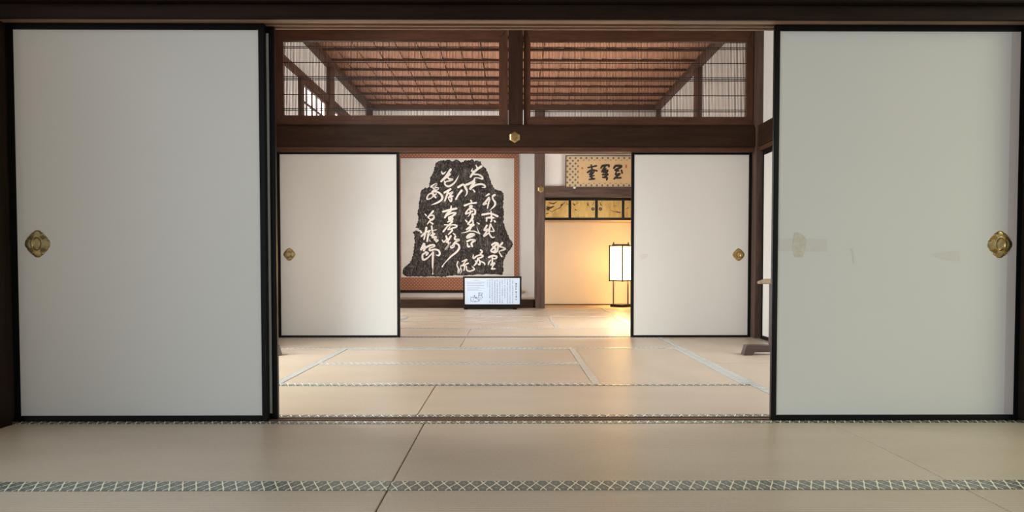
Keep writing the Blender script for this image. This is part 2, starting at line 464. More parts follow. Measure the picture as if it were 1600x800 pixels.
struct('baseboard_far', MB().box(0.513, 2.32, 12.555, 12.58, -0.002, 0.012), M['dark_x'])
struct('trim_32', MB().box(0.513, 2.255, 11.585, 11.70, 1.745, 1.912), M['pillar_x'], 0.004)
struct('wall_far', MB().box(0.513, 2.30, 11.66, 11.74, 1.912, 3.2), M['plaster'])

# ================================================================== STRAW MATS
def mat_mesh(L, Wd, hm='heri'):
    key = (round(L, 3), round(Wd, 3), hm)
    if key in mat_mesh.cache: return mat_mesh.cache[key]
    l, w = L/2 - 0.0014, Wd/2 - 0.0012
    body = make_mesh('rush_surface', MB().box(-l, l, -w, w, -0.055, -0.001), M['tatami'], bevel=0.0025)
    eds = []
    HW = 0.046
    for s in (-1, 1):
        e = MB()
        n = 1
        y_in, y_out = s*(w-HW), s*(w+0.0006)
        off = 0.0 if s > 0 else 0.5*0.042
        zt = 0.0012
        pts = [(-l-0.0004, y_in, -0.0008), (l+0.0004, y_in, -0.0008), (l+0.0004, y_in, zt), (-l-0.0004, y_in, zt),
               (l+0.0004, y_out, zt), (-l-0.0004, y_out, zt), (l+0.0004, y_out, -0.05), (-l-0.0004, y_out, -0.05)]
        e.v = pts
        def q(a, uv):
            if s < 0: a, uv = a[::-1], uv[::-1]
            e.face(a, uv)
        q((3, 2, 4, 5), [(off, 0), (off+L, 0), (off+L, 1), (off, 1)])
        q((5, 4, 6, 7), [(off, 1), (off+L, 1), (off+L, 2.2), (off, 2.2)])
        q((0, 1, 2, 3), [(off, 0), (off+L, 0), (off+L, 0.02), (off, 0.02)])
        eds.append(make_mesh('cloth_border', e, M[hm]))
    mat_mesh.cache[key] = (body, eds)
    return mat_mesh.cache[key]
mat_mesh.cache = {}
def tatami(x0, x1, y0, y1, label, group, hm='heri'):
    """one mat filling the given rectangle, its long side with the edging"""
    along_x = (x1-x0) >= (y1-y0)
    L, Wd = ((x1-x0), (y1-y0)) if along_x else ((y1-y0), (x1-x0))
    body, eds = mat_mesh(L, Wd, hm)
    r = thing('tatami_mat', label, 'tatami mat', ((x0+x1)/2, (y0+y1)/2, 0), group)
    if not along_x: r.rotation_euler = (0, 0, math.pi/2)
    for nm, me in (('rush_surface', body), ('cloth_border', eds[0]), ('cloth_border', eds[1])):
        o = bpy.data.objects.new(nm, me); COL.objects.link(o); o.parent = r
    return r
GF, GM, GB = 'straw mats of the front room', 'straw mats of the middle room', 'straw mats of the far room'
ya, yb_, yc = 1.36, 2.312, 3.268
fx = (-2.18, -0.386, 1.41, 3.20)
for (r0, r1, rn) in ((yb_, yc, 'second row from the camera'), (ya, yb_, 'nearest row at the bottom edge')):
    for k, cn in enumerate(('left', 'middle', 'right')):
        if rn.startswith('second'):
            lab = ['straw mat in front of the left front sliding panel, its edging shining blue',
                   'wide straw mat lying across the front doorway in the foreground',
                   'straw mat in front of the right front sliding panel below its tape marks'][k]
        else:
            lab = ['straw mat cut off by the bottom left corner of the photo',
                   'straw mat cut off at the bottom middle of the photo, ribs showing',
                   'small wedge of straw mat in the bottom right corner of the photo'][k]
        tatami(fx[k], fx[k+1], r0, r1, lab, GF)
cx = [-2.26, -1.35, -0.44, 0.47, 1.38, 2.29]
R = [3.362 + 0.9092*k for k in range(5)]
for (a, b, r0, r1, lab) in (
    (0, 2, 0, 1, 'left of the two long straw mats just behind the front doorway sill'),
    (2, 4, 0, 1, 'right of the two long straw mats just behind the front doorway sill'),
    (0, 1, 1, 3, 'straw mat turned lengthwise by the left low stand, lit by daylight'),
    (1, 3, 1, 2, 'nearer of the two long mats stacked in the centre of the middle room'),
    (1, 3, 2, 3, 'farther of the two long mats stacked in the centre of the middle room'),
    (3, 4, 1, 3, 'straw mat turned lengthwise right of centre with clearly visible ribs'),
    (0, 2, 3, 4, 'long straw mat along the foot of the left far sliding panel'),
    (2, 4, 3, 4, 'long straw mat before the far doorway and right far sliding panel'),
    (4, 5, 0, 2, 'lengthwise straw mat behind the right front sliding panel, nearer of two at the wall'),
    (4, 5, 2, 4, 'lengthwise straw mat under the right low stand, farther of two at the wall')):
    tatami(max(cx[a], -2.235), cx[b], R[r0], R[r1], lab, GM, 'heri' if r1 == 1 else 'heri_lit')
Q = [7.092 + 0.908*k for k in range(6)]
for (a, b, r0, r1, lab) in (
    (0, 2, 0, 1, 'long straw mat just inside the far doorway, left of its seam'),
    (2, 4, 0, 1, 'long straw mat just inside the far doorway, right of its seam'),
    (0, 1, 1, 3, 'lengthwise straw mat at the left of the far room with an edging shining bright blue'),
    (1, 3, 1, 2, 'nearer of two long mats in the centre of the far room'),
    (1, 3, 2, 3, 'farther of two long mats in the centre of the far room'),
    (3, 4, 1, 3, 'lengthwise straw mat right of centre in the far room'),
    (0, 2, 3, 4, 'long straw mat in the second row before the information board'),
    (2, 4, 3, 4, 'long straw mat in the second row before the lit alcove'),
    (0, 2, 4, 5, 'long straw mat directly before the raised picture recess'),
    (2, 4, 4, 5, 'long straw mat under the information board and before the lit alcove'),
    (4, 5, 0, 2, 'lengthwise straw mat at the right wall, behind the right far sliding panel'),
    (4, 5, 2, 4, 'lengthwise straw mat at the right wall, leading toward the floor lantern'),
    (4, 5, 4, 5, 'square half mat in front of the floor lantern')):
    tatami(max(cx[a], -2.235), min(cx[b], 2.25), Q[r0], Q[r1], lab, GB, 'heri_lit')

# ================================================================== SLIDING PANELS
def pull_mesh():
    """four lobed plate with ribbed corners and an oval finger dish; faces -Y, centre at the origin"""
    mb = MB()
    NA = 256
    ts = [0.0, 0.18, 0.34, 0.385, 0.41, 0.45, 0.52, 0.58, 0.66, 0.73, 0.80, 0.86, 0.92, 0.97, 1.0, 1.0]
    def outline(a):
        c4 = math.cos(4*a)
        r = 0.0530 + 0.0036*c4 - 0.0022*math.exp(-((c4-0.15)/0.22)**2)   # lobes at the four sides
        r += 0.0020*math.cos(36*a)*max(0.0, -c4)     # scallops between them
        return r
    for i, tt in enumerate(ts):
        for k in range(NA):
            a = 2*math.pi*k/NA
            ro = outline(a)
            oval = (0.0205*math.cos(a), 0.0295*math.sin(a))
            s = tt
            if s <= 0.41:
                x, z = oval[0]*s/0.41, oval[1]*s/0.41
            else:
                g = (s-0.41)/0.59
                x = oval[0]*(1-g) + ro*math.cos(a)*g
                z = oval[1]*(1-g) + ro*1.07*math.sin(a)*g
            if s < 0.36: h = 0.0008 + 0.0012*(1-s/0.36)
            elif s < 0.40: h = 0.004
            elif s < 0.47: h = 0.0085
            else:
                g = (s-0.47)/0.53
                h = 0.0065*(1-g**3) + 0.0030*math.cos(36*a)*max(0.0, -math.cos(4*a))*math.sin(math.pi*min(1, g))
            if i == len(ts)-1: h = -0.001
            mb.v.append((x, -h, z))
    n = len(ts)
    for i in range(n-1):
        for k in range(NA):
            j = (k+1) % NA
            mb.face([i*NA+k, i*NA+j, (i+1)*NA+j, (i+1)*NA+k])
    return mb
def fusuma(label, x0, x1, y0, th, z1=1.752, pull=None, stile=0.028, rail_t=0.030, rail_b=0.027, z0=-0.002, group='white sliding panels'):
    r = thing('sliding_panel', label, 'sliding panel', ((x0+x1)/2, y0, 0), group)
    y1 = y0 + th
    build('paper_face', MB().box(x0+stile-0.002, x1-stile+0.002, y0+0.004, y1-0.004, z0+rail_b-0.002, z1-rail_t+0.002), M['paper'], r)
    for (a, b) in ((x0, x0+stile), (x1-stile, x1)):
        build('stile', MB().box(a, b, y0, y1, z0, z1), M['lacquer'], r, 0.003)
    build('rail', MB().box(x0+stile, x1-stile, y0+0.001, y1-0.001, z1-rail_t, z1), M['lacquer'], r, 0.002)
    build('rail', MB().box(x0+stile, x1-stile, y0+0.001, y1-0.001, z0, z0+rail_b), M['lacquer'], r, 0.002)
    if pull:
        px, pz, pm = pull
        mb = pull_mesh()
        mb.v = [(x+px, y+y0+0.0040, z+pz) for x, y, z in mb.v]
        p = build('door_pull', mb, M[pm], r, smooth=True)
        p['label'] = 'lobed brass door pull with an oval finger dish'
    return r
px, pz = at(58, 381, 3.276)
fusuma('large white sliding panel at the left of the front doorway with a dull brass pull', -2.208, -1.084, 3.275, 0.027, pull=(px, pz, 'brass_dark'))
fusuma('white sliding panel hidden behind the left front one, only its black edge showing', -2.195, -1.056, 3.319, 0.027, stile=0.0245)
px, pz = at(1563, 382, 3.276)
fr = fusuma('large white sliding panel at the right of the front doorway with stains and tape marks', 1.158, 2.268, 3.275, 0.027, pull=(px, pz, 'brass'), stile=0.023)
px, pz = at(452, 397.5, 7.016)
fusuma('smaller white sliding panel at the left of the far doorway, beside the hanging scroll', -2.217, -1.063, 7.014, 0.024, pull=(px, pz, 'brass_dark'), stile=0.028, rail_t=0.022, rail_b=0.022)
px, pz = at(1154, 398, 7.016)
fr2 = fusuma('smaller white sliding panel at the right of the far doorway, beside the floor lantern', 1.130, 2.272, 7.014, 0.024, pull=(px, pz, 'brass'), stile=0.028, rail_t=0.022, rail_b=0.022)

# marks on the right front panel: they are on its paper
def patch(name, pts, mat, parent, Y, dy=0.0006, bevel=0):
    P = [at(a, b, Y) for a, b in pts]
    return build(name, MB().prism(P, 'y', Y-dy, Y), mat, parent)
Yp = 3.2788
sx0, sz1 = at(1582.5, 46, Yp); 
strip = MB().box(2.2045, 2.2455, Yp-0.0008, Yp, 0.026, 1.721)
o = build('paper_strip', strip, M['strip'], fr); o['label'] = 'greyish strip of paper pasted down the right edge'
def wob(pts, amp, n=3):
    out = []
    for i in range(len(pts)):
        a, b = pts[i], pts[(i+1) % len(pts)]
        for k in range(n):
            t_ = k/n
            out.append((a[0]+(b[0]-a[0])*t_+random.uniform(-amp, amp), a[1]+(b[1]-a[1])*t_+random.uniform(-amp, amp)))
    return out
o = patch('tape_mark', [(1217, 373), (1240, 372), (1292, 374), (1293, 393), (1250, 393), (1217, 392)], M['tape'], fr, Yp)
o['label'] = 'faded strip of old tape at the left edge'
o = patch('stain', wob([(1242, 364), (1247, 363), (1254, 366), (1259, 373), (1258, 390), (1254, 402), (1242, 402), (1238, 388), (1239, 374)], 0.7), M['stain'], fr, Yp, 0.001)
o['label'] = 'yellowish stain'
o = patch('tape_mark', [(1452, 397), (1499.5, 390.5), (1500, 409), (1470, 404)], M['tape'], fr, Yp)
o['label'] = 'old tape end near the pull'
o = patch('tear', [(1327, 388.5), (1331, 387), (1333.5, 393), (1334.5, 411), (1332.5, 411), (1331.8, 393.5)], M['tape'], fr, Yp, 0.0012)
o['label'] = 'small torn flap of paper'

o = patch('scuff_mark', [(998, 400), (1004, 396.5), (1013, 397), (1012, 402), (1003, 405.5)], M['tape'], fr2, 7.0178)
o['label'] = 'faint scuff near the inner edge'

# sliding panel in the right side wall of the middle room (turned across the view)
r = thing('sliding_panel', 'white sliding panel in the right side wall, a bright sliver behind the right front panel', 'sliding panel', (2.32, 6.25, 0), 'white sliding panels')
for (ya_, yb2) in ((5.70, 6.86),):
    build('paper_face', MB().box(2.324, 2.340, ya_+0.03, yb2-0.03, 0.03, 1.72), M['paper'], r)
    for a in (ya_, yb2-0.032): build('stile', MB().box(2.318, 2.345, a, a+0.032, 0.0, 1.748), M['lacquer'], r, 0.003)
    build('rail', MB().box(2.319, 2.344, ya_+0.032, yb2-0.032, 1.70, 1.748), M['lacquer'], r, 0.002)
    build('rail', MB().box(2.319, 2.344, ya_+0.032, yb2-0.032, 0.0, 0.034), M['lacquer'], r, 0.002)

# ================================================================== TRANSOM LATTICES
def transom(label, X0, X1, IX0, IX1, Z0, Z1, IZ0, IZ1):
    y0, y1 = 6.985, 7.045
    r = thing('transom_panel', label, 'transom', ((X0+X1)/2, 7.015, Z0), 'lattice transoms above the far doorway')
    # mitred frame: profile steps inwards
    def bar(pts): return MB().prism(pts, 'y', y0, y1)
    build('frame_rail', bar([(X0, Z1), (X1, Z1), (IX1, IZ1), (IX0, IZ1)]), M['brown_x'], r, 0.004)
    build('frame_rail', bar([(X0, Z0), (X1, Z0), (IX1, IZ0), (IX0, IZ0)]), M['brown_x'], r, 0.004)
    build('frame_stile', bar([(X0, Z0), (IX0, IZ0), (IX0, IZ1), (X0, Z1)]), M['brown_z'], r, 0.004)
    build('frame_stile', bar([(X1, Z0), (IX1, IZ0), (IX1, IZ1), (X1, Z1)]), M['brown_z'], r, 0.004)
    lat = MB()
    n = int(round((IX1-IX0)/0.0137))
    for k in range(1, n):
        x = IX0 + (IX1-IX0)*k/n
        lat.box(x-0.0019, x+0.0019, 7.008, 7.018, IZ0-0.004, IZ1+0.004)
    build('lattice', lat, M['bar'], r)
    h = IZ1-IZ0
    for f in (0.075, 0.095, 0.285, 0.475, 0.498, 0.520, 0.715, 0.905, 0.928):
        z = IZ1 - h*f
        build('crossbar', MB().box(IX0-0.004, IX1+0.004, 7.004, 7.008, z-0.0035, z+0.0035), M['bar'], r)
    return r
transom('left of the two fine lattice transoms under the beam, lattice window seen through it', -2.222, -0.037, -2.146, -0.123, 2.001, 2.907, 2.090, 2.784)
transom('right of the two fine lattice transoms, white wall and post seen through it', 0.110, 2.272, 0.175, 2.208, 2.001, 2.907, 2.081, 2.782)

# ================================================================== BRASS NAIL COVERS
def nail_cover(label, x, y, z, r):
    o = thing('nail_cover', label, 'nail cover', (x, y, z), 'hexagonal brass nail covers')
    hexa = [(x + r*math.sin(math.pi/3*k), z + r*math.cos(math.pi/3*k)) for k in range(6)]
    inner = [(x + 0.8*r*math.sin(math.pi/3*k), z + 0.8*r*math.cos(math.pi/3*k)) for k in range(6)]
    mb = MB()
    mb.v = [(a, y, b) for a, b in hexa] + [(a, y-0.008, b) for a, b in hexa] + [(a, y-0.013, b) for a, b in inner]
    for q in (0, 6):
        for k in range(6):
            j = (k+1) % 6
            mb.face([q+k, q+j, q+6+j, q+6+k])
    mb.face(range(12, 18)); mb.face(range(0, 6))
    build('hexagon_plate', mb, M['brass'], o)
    st = MB()
    for k in range(6):
        a = math.pi/3*k
        st.tube((x+0.30*r*math.sin(a), y-0.012, z+0.30*r*math.cos(a)), (x+0.30*r*math.sin(a), y-0.017, z+0.30*r*math.cos(a)), 0.2*r, 0.12*r, 10)
    build('petal_ring', st, M['brass_dark'], o)
    build('boss', MB().tube((x, y-0.012, z), (x, y-0.024, z), 0.30*r, 0.16*r, 16), M['brass'], o)
    return o
nail_cover('hexagonal brass nail cover cut off by the top edge on the front beam', 0.033, 3.165, 1.863, 0.050)
nail_cover('hexagonal brass nail cover in the centre of the beam below the transoms', 0.027, 6.93, 1.878, 0.053)
nail_cover('small hexagonal brass nail cover on the pillar beside the hanging scroll', 0.452, 11.58, 1.861, 0.052)

# ================================================================== BRUSH STROKES
ZOOM = {'R3': (610, 230, 7.2727), 'R4': (610, 330, 7.2727), 'A1': (620, 240, 16), 'A2': (710, 240, 16),
        'A3': (650, 285, 13.3333), 'A4': (720, 285, 13.3333), 'A5': (640, 340, 13.3333), 'A6': (720, 340, 13.3333),
        'A7': (640, 380, 13.3333), 'A8': (705, 375, 13.3333), 'H': (820, 230, 8.8889), 'G': (820, 310, 8.8889)}
def smooth_path(P, n=6):
    if len(P) < 3:
        a, b = np.array(P[0], float), np.array(P[-1], float)
        return [a+(b-a)*k/4 for k in range(5)]
    P = [np.array(p, float) for p in P]
    Q = [2*P[0]-P[1]] + P + [2*P[-1]-P[-2]]
    out = []
    for i in range(1, len(Q)-2):
        p0, p1, p2, p3 = Q[i-1], Q[i], Q[i+1], Q[i+2]
        for k in range(n):
            t_ = k/n
            out.append(0.5*((2*p1)+(-p0+p2)*t_+(2*p0-5*p1+4*p2-p3)*t_*t_+(-p0+3*p1-3*p2+p3)*t_**3))
    out.append(P[-1])
    return out
def ribbon(mb, P, Y):
    """flat brush stroke on the plane Y; P = (x, z, width)"""
    pts = smooth_path(P)
    n = len(pts)
    L, Rr = [], []
    for i, p in enumerate(pts):
        a, b = pts[max(0, i-1)], pts[min(n-1, i+1)]
        d = b[:2]-a[:2]
        d = d/(np.hypot(*d)+1e-9)
        nrm = np.array([-d[1], d[0]])*max(p[2], 1e-4)/2
        L.append(p[:2]+nrm); Rr.append(p[:2]-nrm)
    base = len(mb.v)
    for q in L+Rr: mb.v.append((q[0], Y, q[1]))
    for i in range(n-1):
        mb.face([base+i, base+i+1, base+n+i+1, base+n+i])
    for p, k in ((pts[0], 0), (pts[-1], n-1)):               # round ends
        c = len(mb.v); r_ = max(p[2], 1e-4)/2
        for q in range(12):
            a = 2*math.pi*q/12
            mb.v.append((p[0]+r_*math.cos(a), Y-0.00004, p[1]+r_*math.sin(a)))
        mb.face([c+q for q in range(12)])
def glyph(name, strokes, Y, mat, parent, wk=1.0):
    mb = MB()
    for i, (zk, pts) in enumerate(strokes):
        ox, oy, s = ZOOM[zk]
        P = []
        for (a, b, w) in pts:
            x, z = at(ox+a/s, oy+b/s, Y)
            P.append((x, z, wk*w/s*Y/FOC))
        ribbon(mb, P, Y-0.0002*(i % 7))
    o = build(name, mb, mat, parent)
    return o

# ================================================================== HANGING SCROLL WITH THE STONE RUBBING
YS = 12.50
sc_ = thing('hanging_scroll', 'tall hanging scroll with a black stone rubbing of white brush writing in brown brocade', 'hanging scroll', (-0.92, YS, 0.134))
sx0, sx1, pz0, pz1, px0_, px1_ = -1.950, 0.112, 0.470, 2.470, -1.872, 0.036
bro = MB()
bro.box(sx0, px0_, YS, YS+0.004, pz0, pz1).box(px1_, sx1, YS, YS+0.004, pz0, pz1)
bro.box(sx0, sx1, YS, YS+0.004, 0.235, pz0).box(sx0, sx1, YS, YS+0.004, pz1, 2.92)
build('brocade_mount', bro, M['brocade'], sc_)
pap = build('scroll_paper', MB().box(px0_, px1_, YS+0.0005, YS+0.0045, pz0, pz1), M['scroll_paper'], sc_)
rl = build('roller', MB().tube((sx0-0.015, YS, 0.232), (sx1+0.015, YS, 0.232), 0.023), M['dark_x'], sc_, smooth=False)
for a, b in ((sx1+0.015, sx1+0.095), (sx0-0.015, sx0-0.095)):
    build('roller_knob', MB().tube((a, YS, 0.228), (b, YS, 0.228), 0.024, 0.020), M['tan_paper'], rl)
build('hanging_rod', MB().tube((sx0-0.02, YS, 2.92), (sx1+0.02, YS, 2.92), 0.014), M['dark_x'], sc_)

out = [('R3', q) for q in [(520,175),(555,158),(590,150),(625,148),(660,143),(700,160),(730,146),(760,142),(785,155),(808,172),(835,155),(860,146),(900,150),(930,138),(960,162),(990,152),(1020,158),(1035,195),(1060,222),(1090,250),(1105,290),(1122,330),(1138,375),(1152,420),(1170,455),(1190,480),(1222,490),(1252,495),(1272,510),(1286,535),(1288,575),(1284,620),(1276,680),(1294,735),(1283,790)]]
out += [('R4', q) for q in [(1283,110),(1296,160),(1310,200),(1328,245),(1345,290),(1368,330),(1390,352),(1388,402),(1355,445),(1320,492),(1300,530),(1284,570),(1282,615),(1284,660),(1280,722),(1180,716),(1050,722),(900,724),(760,730),(640,740),(570,748),(470,742),(380,748),(300,742),(235,745),(180,740),(150,722),(138,698),(146,660),(165,630),(195,605),(222,580),(240,545),(252,510),(261,475),(266,440),(272,385),(276,330),(270,275),(252,232),(280,222),(325,228),(345,250),(322,195),(285,190),(298,155),(312,115),(318,60),(308,20)]]
out += [('R3', q) for q in [(316,705),(325,660),(322,620),(334,570),(338,535),(345,505),(365,480),(388,460),(412,464),(434,458),(438,410),(452,365),(462,330),(480,300),(494,262),(505,225),(512,195)]]
pts = []
for zk, (a, b) in out:
    ox, oy, s = ZOOM[zk]
    pts.append((ox+a/s, oy+b/s))
rg = random.Random(3)
ragged = []
for i in range(len(pts)):
    a, b = pts[i], pts[(i+1) % len(pts)]
    ragged.append(a)
    for k in (1, 2, 3):
        ragged.append((a[0]+(b[0]-a[0])*k/4+rg.uniform(-1.0, 1.0), a[1]+(b[1]-a[1])*k/4+rg.uniform(-1.0, 1.0)))
rub = build('stone_rubbing', MB().prism([at(a, b, YS) for a, b in ragged], 'y', YS-0.0006, YS+0.0002), M['rubbing'], sc_)
rub['label'] = 'black ink rubbing of a rough stone with white cursive writing'

CH = [
 # top left
 [('A1', [(1115,450,30),(1155,505,58),(1235,445,12)]), ('A1', [(1345,400,72),(1230,560,60),(1110,695,62)]),
  ('A1', [(1325,515,70),(1240,590,62),(1150,660,55)]), ('A1', [(1260,560,45),(1300,625,55),(1395,645,60),(1320,680,45),(1235,700,38),(1200,750,32)]),
  ('R3', [(615,385,16),(622,425,22),(660,445,28),(710,420,25),(745,380,20),(775,325,7)])],
 # left, round
 [('A3', [(320,90,62),(425,35,62),(365,115,62),(462,122,58),(380,175,70),(340,215,60),(390,290,52),(412,318,40)]), ('A3', [(420,240,35),(350,285,32)]),
  ('A3', [(340,215,40),(262,255,36),(230,320,42),(236,350,40),(300,335,30),(362,290,25)]),
  ('A3', [(395,195,30),(470,210,45),(535,270,54),(545,340,55),(485,400,46),(400,440,38),(318,470,10)])],
 [('A3', [(592,215,50),(720,140,52)]), ('A3', [(680,170,55),(648,255,50),(600,380,44)]), ('A3', [(690,235,42),(762,205,46),(715,265,50),(680,320,48)]),
  ('A3', [(700,300,46),(765,285,40)]), ('A3', [(728,290,50),(740,350,50),(725,400,36),(685,350,32)])],
 [('A3', [(880,100,60),(985,45,52),(1040,130,60),(1062,180,45),(1055,240,35),(1020,290,10)]), ('A3', [(950,170,60),(880,260,46),(830,350,40)])],
 [('A3', [(735,490,30),(730,545,48)]), ('A3', [(562,610,50),(700,575,60),(840,545,52)]), ('A3', [(720,590,56),(650,655,60),(602,730,50)]),
  ('A3', [(640,690,40),(740,640,46),(825,640,50),(775,690,50),(695,740,58),(700,790,60)]), ('A3', [(760,740,40),(715,795,50)])],
 [('A3', [(185,660,25),(215,690,36)]), ('A3', [(355,600,52),(300,670,50),(250,725,42)]), ('A3', [(290,690,30),(360,690,40),(375,740,40),(330,785,35),(288,762,30)]),
  ('A5', [(500,10,40),(430,62,36),(372,130,30)]), ('A5', [(430,95,30),(482,130,46)]), ('A5', [(385,5,25),(432,28,25)])],
 [('A5', [(215,260,20),(250,312,42)]), ('A5', [(248,385,52),(330,310,46),(425,268,40)]), ('A5', [(350,210,55),(330,320,50),(300,452,38)]),
  ('A5', [(415,282,45),(385,335,36),(365,482,42)]), ('A5', [(440,310,18),(385,400,38),(368,490,44)]), ('A5', [(460,180,45),(470,270,45),(486,345,52),(480,405,60)]),
  ('A5', [(480,270,22),(555,255,26)]), ('A5', [(450,370,50),(522,340,46)]), ('A5', [(480,410,60),(550,405,55),(520,460,50),(588,470,50),(556,500,50)]), ('A5', [(410,470,14),(430,495,20)])],
 [('A7', [(300,20,70),(240,130,56)]), ('A7', [(240,130,40),(330,65,50),(298,150,58)]),
  ('A7', [(330,95,50),(420,50,55),(500,35,46),(520,60,40),(480,82,35),(420,105,40),(425,150,55),(520,130,46),(600,150,50),(630,210,50),(605,255,45),(558,245,22)]),
  ('A7', [(340,190,60),(382,205,50),(350,245,48)]), ('A7', [(330,200,45),(272,240,46),(272,320,50),(300,345,50),(370,310,40),(450,230,35),(490,190,50)]),
  ('A7', [(488,195,55),(482,350,48),(480,480,38),(487,540,16),(483,600,12),(484,640,36)])],
 [('A5', [(830,0,70),(890,20,60),(868,60,46),(790,92,26)]), ('A5', [(890,85,48),(820,152,40),(770,205,40),(702,290,44)]), ('A5', [(728,150,30),(800,152,30)]),
  ('A5', [(820,162,30),(900,150,30),(970,160,40),(980,190,40),(900,220,38),(800,252,28)]), ('A5', [(845,190,28),(800,240,25)]),
  ('A5', [(850,245,24),(892,262,40),(850,310,40),(808,350,28)]), ('A5', [(910,330,28),(945,356,40)])],
 [('A5', [(680,470,28),(715,510,42),(762,460,28)]), ('A5', [(760,385,40),(790,470,58),(812,545,44)]), ('A5', [(860,385,50),(798,480,48)]), ('A5', [(830,452,40),(768,512,38)]),
  ('A5', [(850,520,38),(792,600,34),(745,660,46),(800,612,28),(850,510,22)]),
  ('A5', [(955,390,45),(940,450,42),(1030,462,54),(980,492,50),(920,532,30),(888,590,34),(852,600,30),(870,632,38),(920,612,34),(932,560,30),(965,538,36),(1020,570,48),(1032,640,54),(970,722,50),(870,803,42),(790,883,28),(720,963,22),(680,1023,38)])],
 # top right
 [('A2', [(540,290,35),(570,352,50)]), ('A2', [(675,320,75),(560,400,70),(480,475,75),(402,580,60)]), ('A2', [(455,375,25),(430,438,40),(505,430,30)]),
  ('A2', [(500,520,50),(600,525,46),(690,580,55),(700,635,50),(600,610,35),(510,612,36),(480,690,70),(310,772,48)]),
  ('A4', [(110,50,58),(240,5,56)]), ('A4', [(285,5,60),(235,70,60),(200,130,70)]), ('A4', [(195,130,50),(300,60,50),(420,35,46),(490,60,50),(505,100,40),(440,105,14)]), ('A4', [(255,150,24),(288,192,44)])],
 [('A4', [(210,375,38),(225,418,36)]), ('A4', [(80,482,52),(200,440,40),(320,425,46)]), ('A4', [(192,500,54),(230,492,50),(208,545,45)]), ('A4', [(200,525,40),(132,592,40),(102,655,40),(180,630,38),(240,600,44)]),
  ('A4', [(230,542,34),(290,572,45),(302,620,50),(285,665,46),(250,650,18)]), ('A4', [(190,572,28),(200,640,34),(155,712,14)])],
 [('A6', [(95,45,20),(125,85,46)]), ('A6', [(240,-65,50),(245,0,66),(200,72,50),(150,130,50)]), ('A6', [(252,62,40),(250,132,46),(180,152,40)]), ('A6', [(270,152,50),(200,192,58),(122,245,46)]),
  ('A6', [(210,205,50),(170,272,36),(90,308,26),(10,320,12)]), ('A6', [(175,278,22),(280,285,28),(380,325,36),(392,338,26),(360,270,22),(335,200,8)]), ('A6', [(340,105,14),(380,130,40)])],
 [('A6', [(280,370,40),(285,345,35),(210,345,60),(150,380,60),(132,420,50),(200,400,50),(282,362,44)]), ('A6', [(132,495,50),(210,462,48),(300,475,50),(240,512,50),(218,560,44)]),
  ('A6', [(135,540,36),(150,600,50),(186,600,46)]), ('A6', [(220,540,50),(240,602,40)])],
 [('A4', [(585,245,50),(555,262,44),(515,288,12)]), ('A4', [(585,318,50),(520,400,52),(470,460,50),(535,440,40)]), ('A4', [(602,350,40),(575,440,42),(555,535,32)]),
  ('A4', [(705,262,60),(665,290,52),(670,350,44),(715,420,54),(700,490,46),(600,585,8)])],
 [('A4', [(630,605,28),(640,700,44),(642,790,40),(625,820,36)]), ('A4', [(450,672,56),(620,650,45),(765,705,56)]), ('A4', [(530,742,36),(610,725,36),(682,735,36)]),
  ('A6', [(540,10,40),(535,70,40)]), ('A6', [(695,60,28),(715,85,46)]), ('A6', [(560,8,30),(690,5,34)])],
 [('A6', [(545,162,46),(490,262,50),(570,242,46),(530,302,45),(482,385,50),(570,330,36)]), ('A6', [(620,140,50),(600,222,46),(590,310,40),(620,380,40),(660,415,34),(705,405,18)]),
  ('A6', [(630,152,30),(665,222,28),(690,282,36),(600,282,18)])],
 [('A8', [(850,100,50),(910,62,46),(970,72,46),(975,132,50),(960,232,40),(902,262,44),(888,230,38)]), ('A8', [(940,92,58),(890,152,50),(830,222,45),(890,262,38)]), ('A8', [(872,142,48),(920,182,58),(910,252,44)]),
  ('A8', [(1065,60,50),(1010,132,45),(1060,150,35),(1125,185,50),(1060,215,35),(1000,240,28),(1030,310,40),(1055,345,40)])],
 [('A8', [(785,360,50),(870,325,46),(945,345,50),(930,385,40),(870,392,34)]), ('A8', [(855,342,38),(855,482,45),(830,522,38)]), ('A8', [(820,420,28),(790,462,40),(770,515,24)]),
  ('A8', [(830,502,38),(905,480,46),(870,532,45),(850,582,34)]), ('A8', [(840,600,40),(910,600,40)])],
 [('A8', [(615,210,45),(645,242,46),(610,290,44)]), ('A8', [(460,310,24),(465,382,50),(540,330,38),(620,310,40),(660,340,46),(590,376,38)]), ('A8', [(560,380,40),(520,482,46),(475,535,30)]),
  ('A8', [(500,430,24),(530,470,40)]), ('A8', [(570,410,46),(600,452,46),(590,512,46),(560,500,28)]), ('A8', [(630,450,30),(690,482,40),(700,520,24)])],
 [('A8', [(140,450,30),(120,522,30),(150,602,40),(146,680,50),(190,600,30),(205,520,18)]), ('A8', [(225,450,24),(280,425,40),(325,410,40),(290,452,34),(230,535,28)]), ('A8', [(230,535,40),(355,485,40)]),
  ('A8', [(260,540,28),(290,522,40),(265,630,34)]), ('A8', [(215,600,18),(215,652,24),(180,710,10)]), ('A8', [(320,550,30),(325,622,36),(380,650,36),(460,625,40),(480,600,40),(430,545,14)])],
]
for strokes in CH:
    glyph('character', strokes, YS-0.0012, M['white_ink'], rub, 0.80)

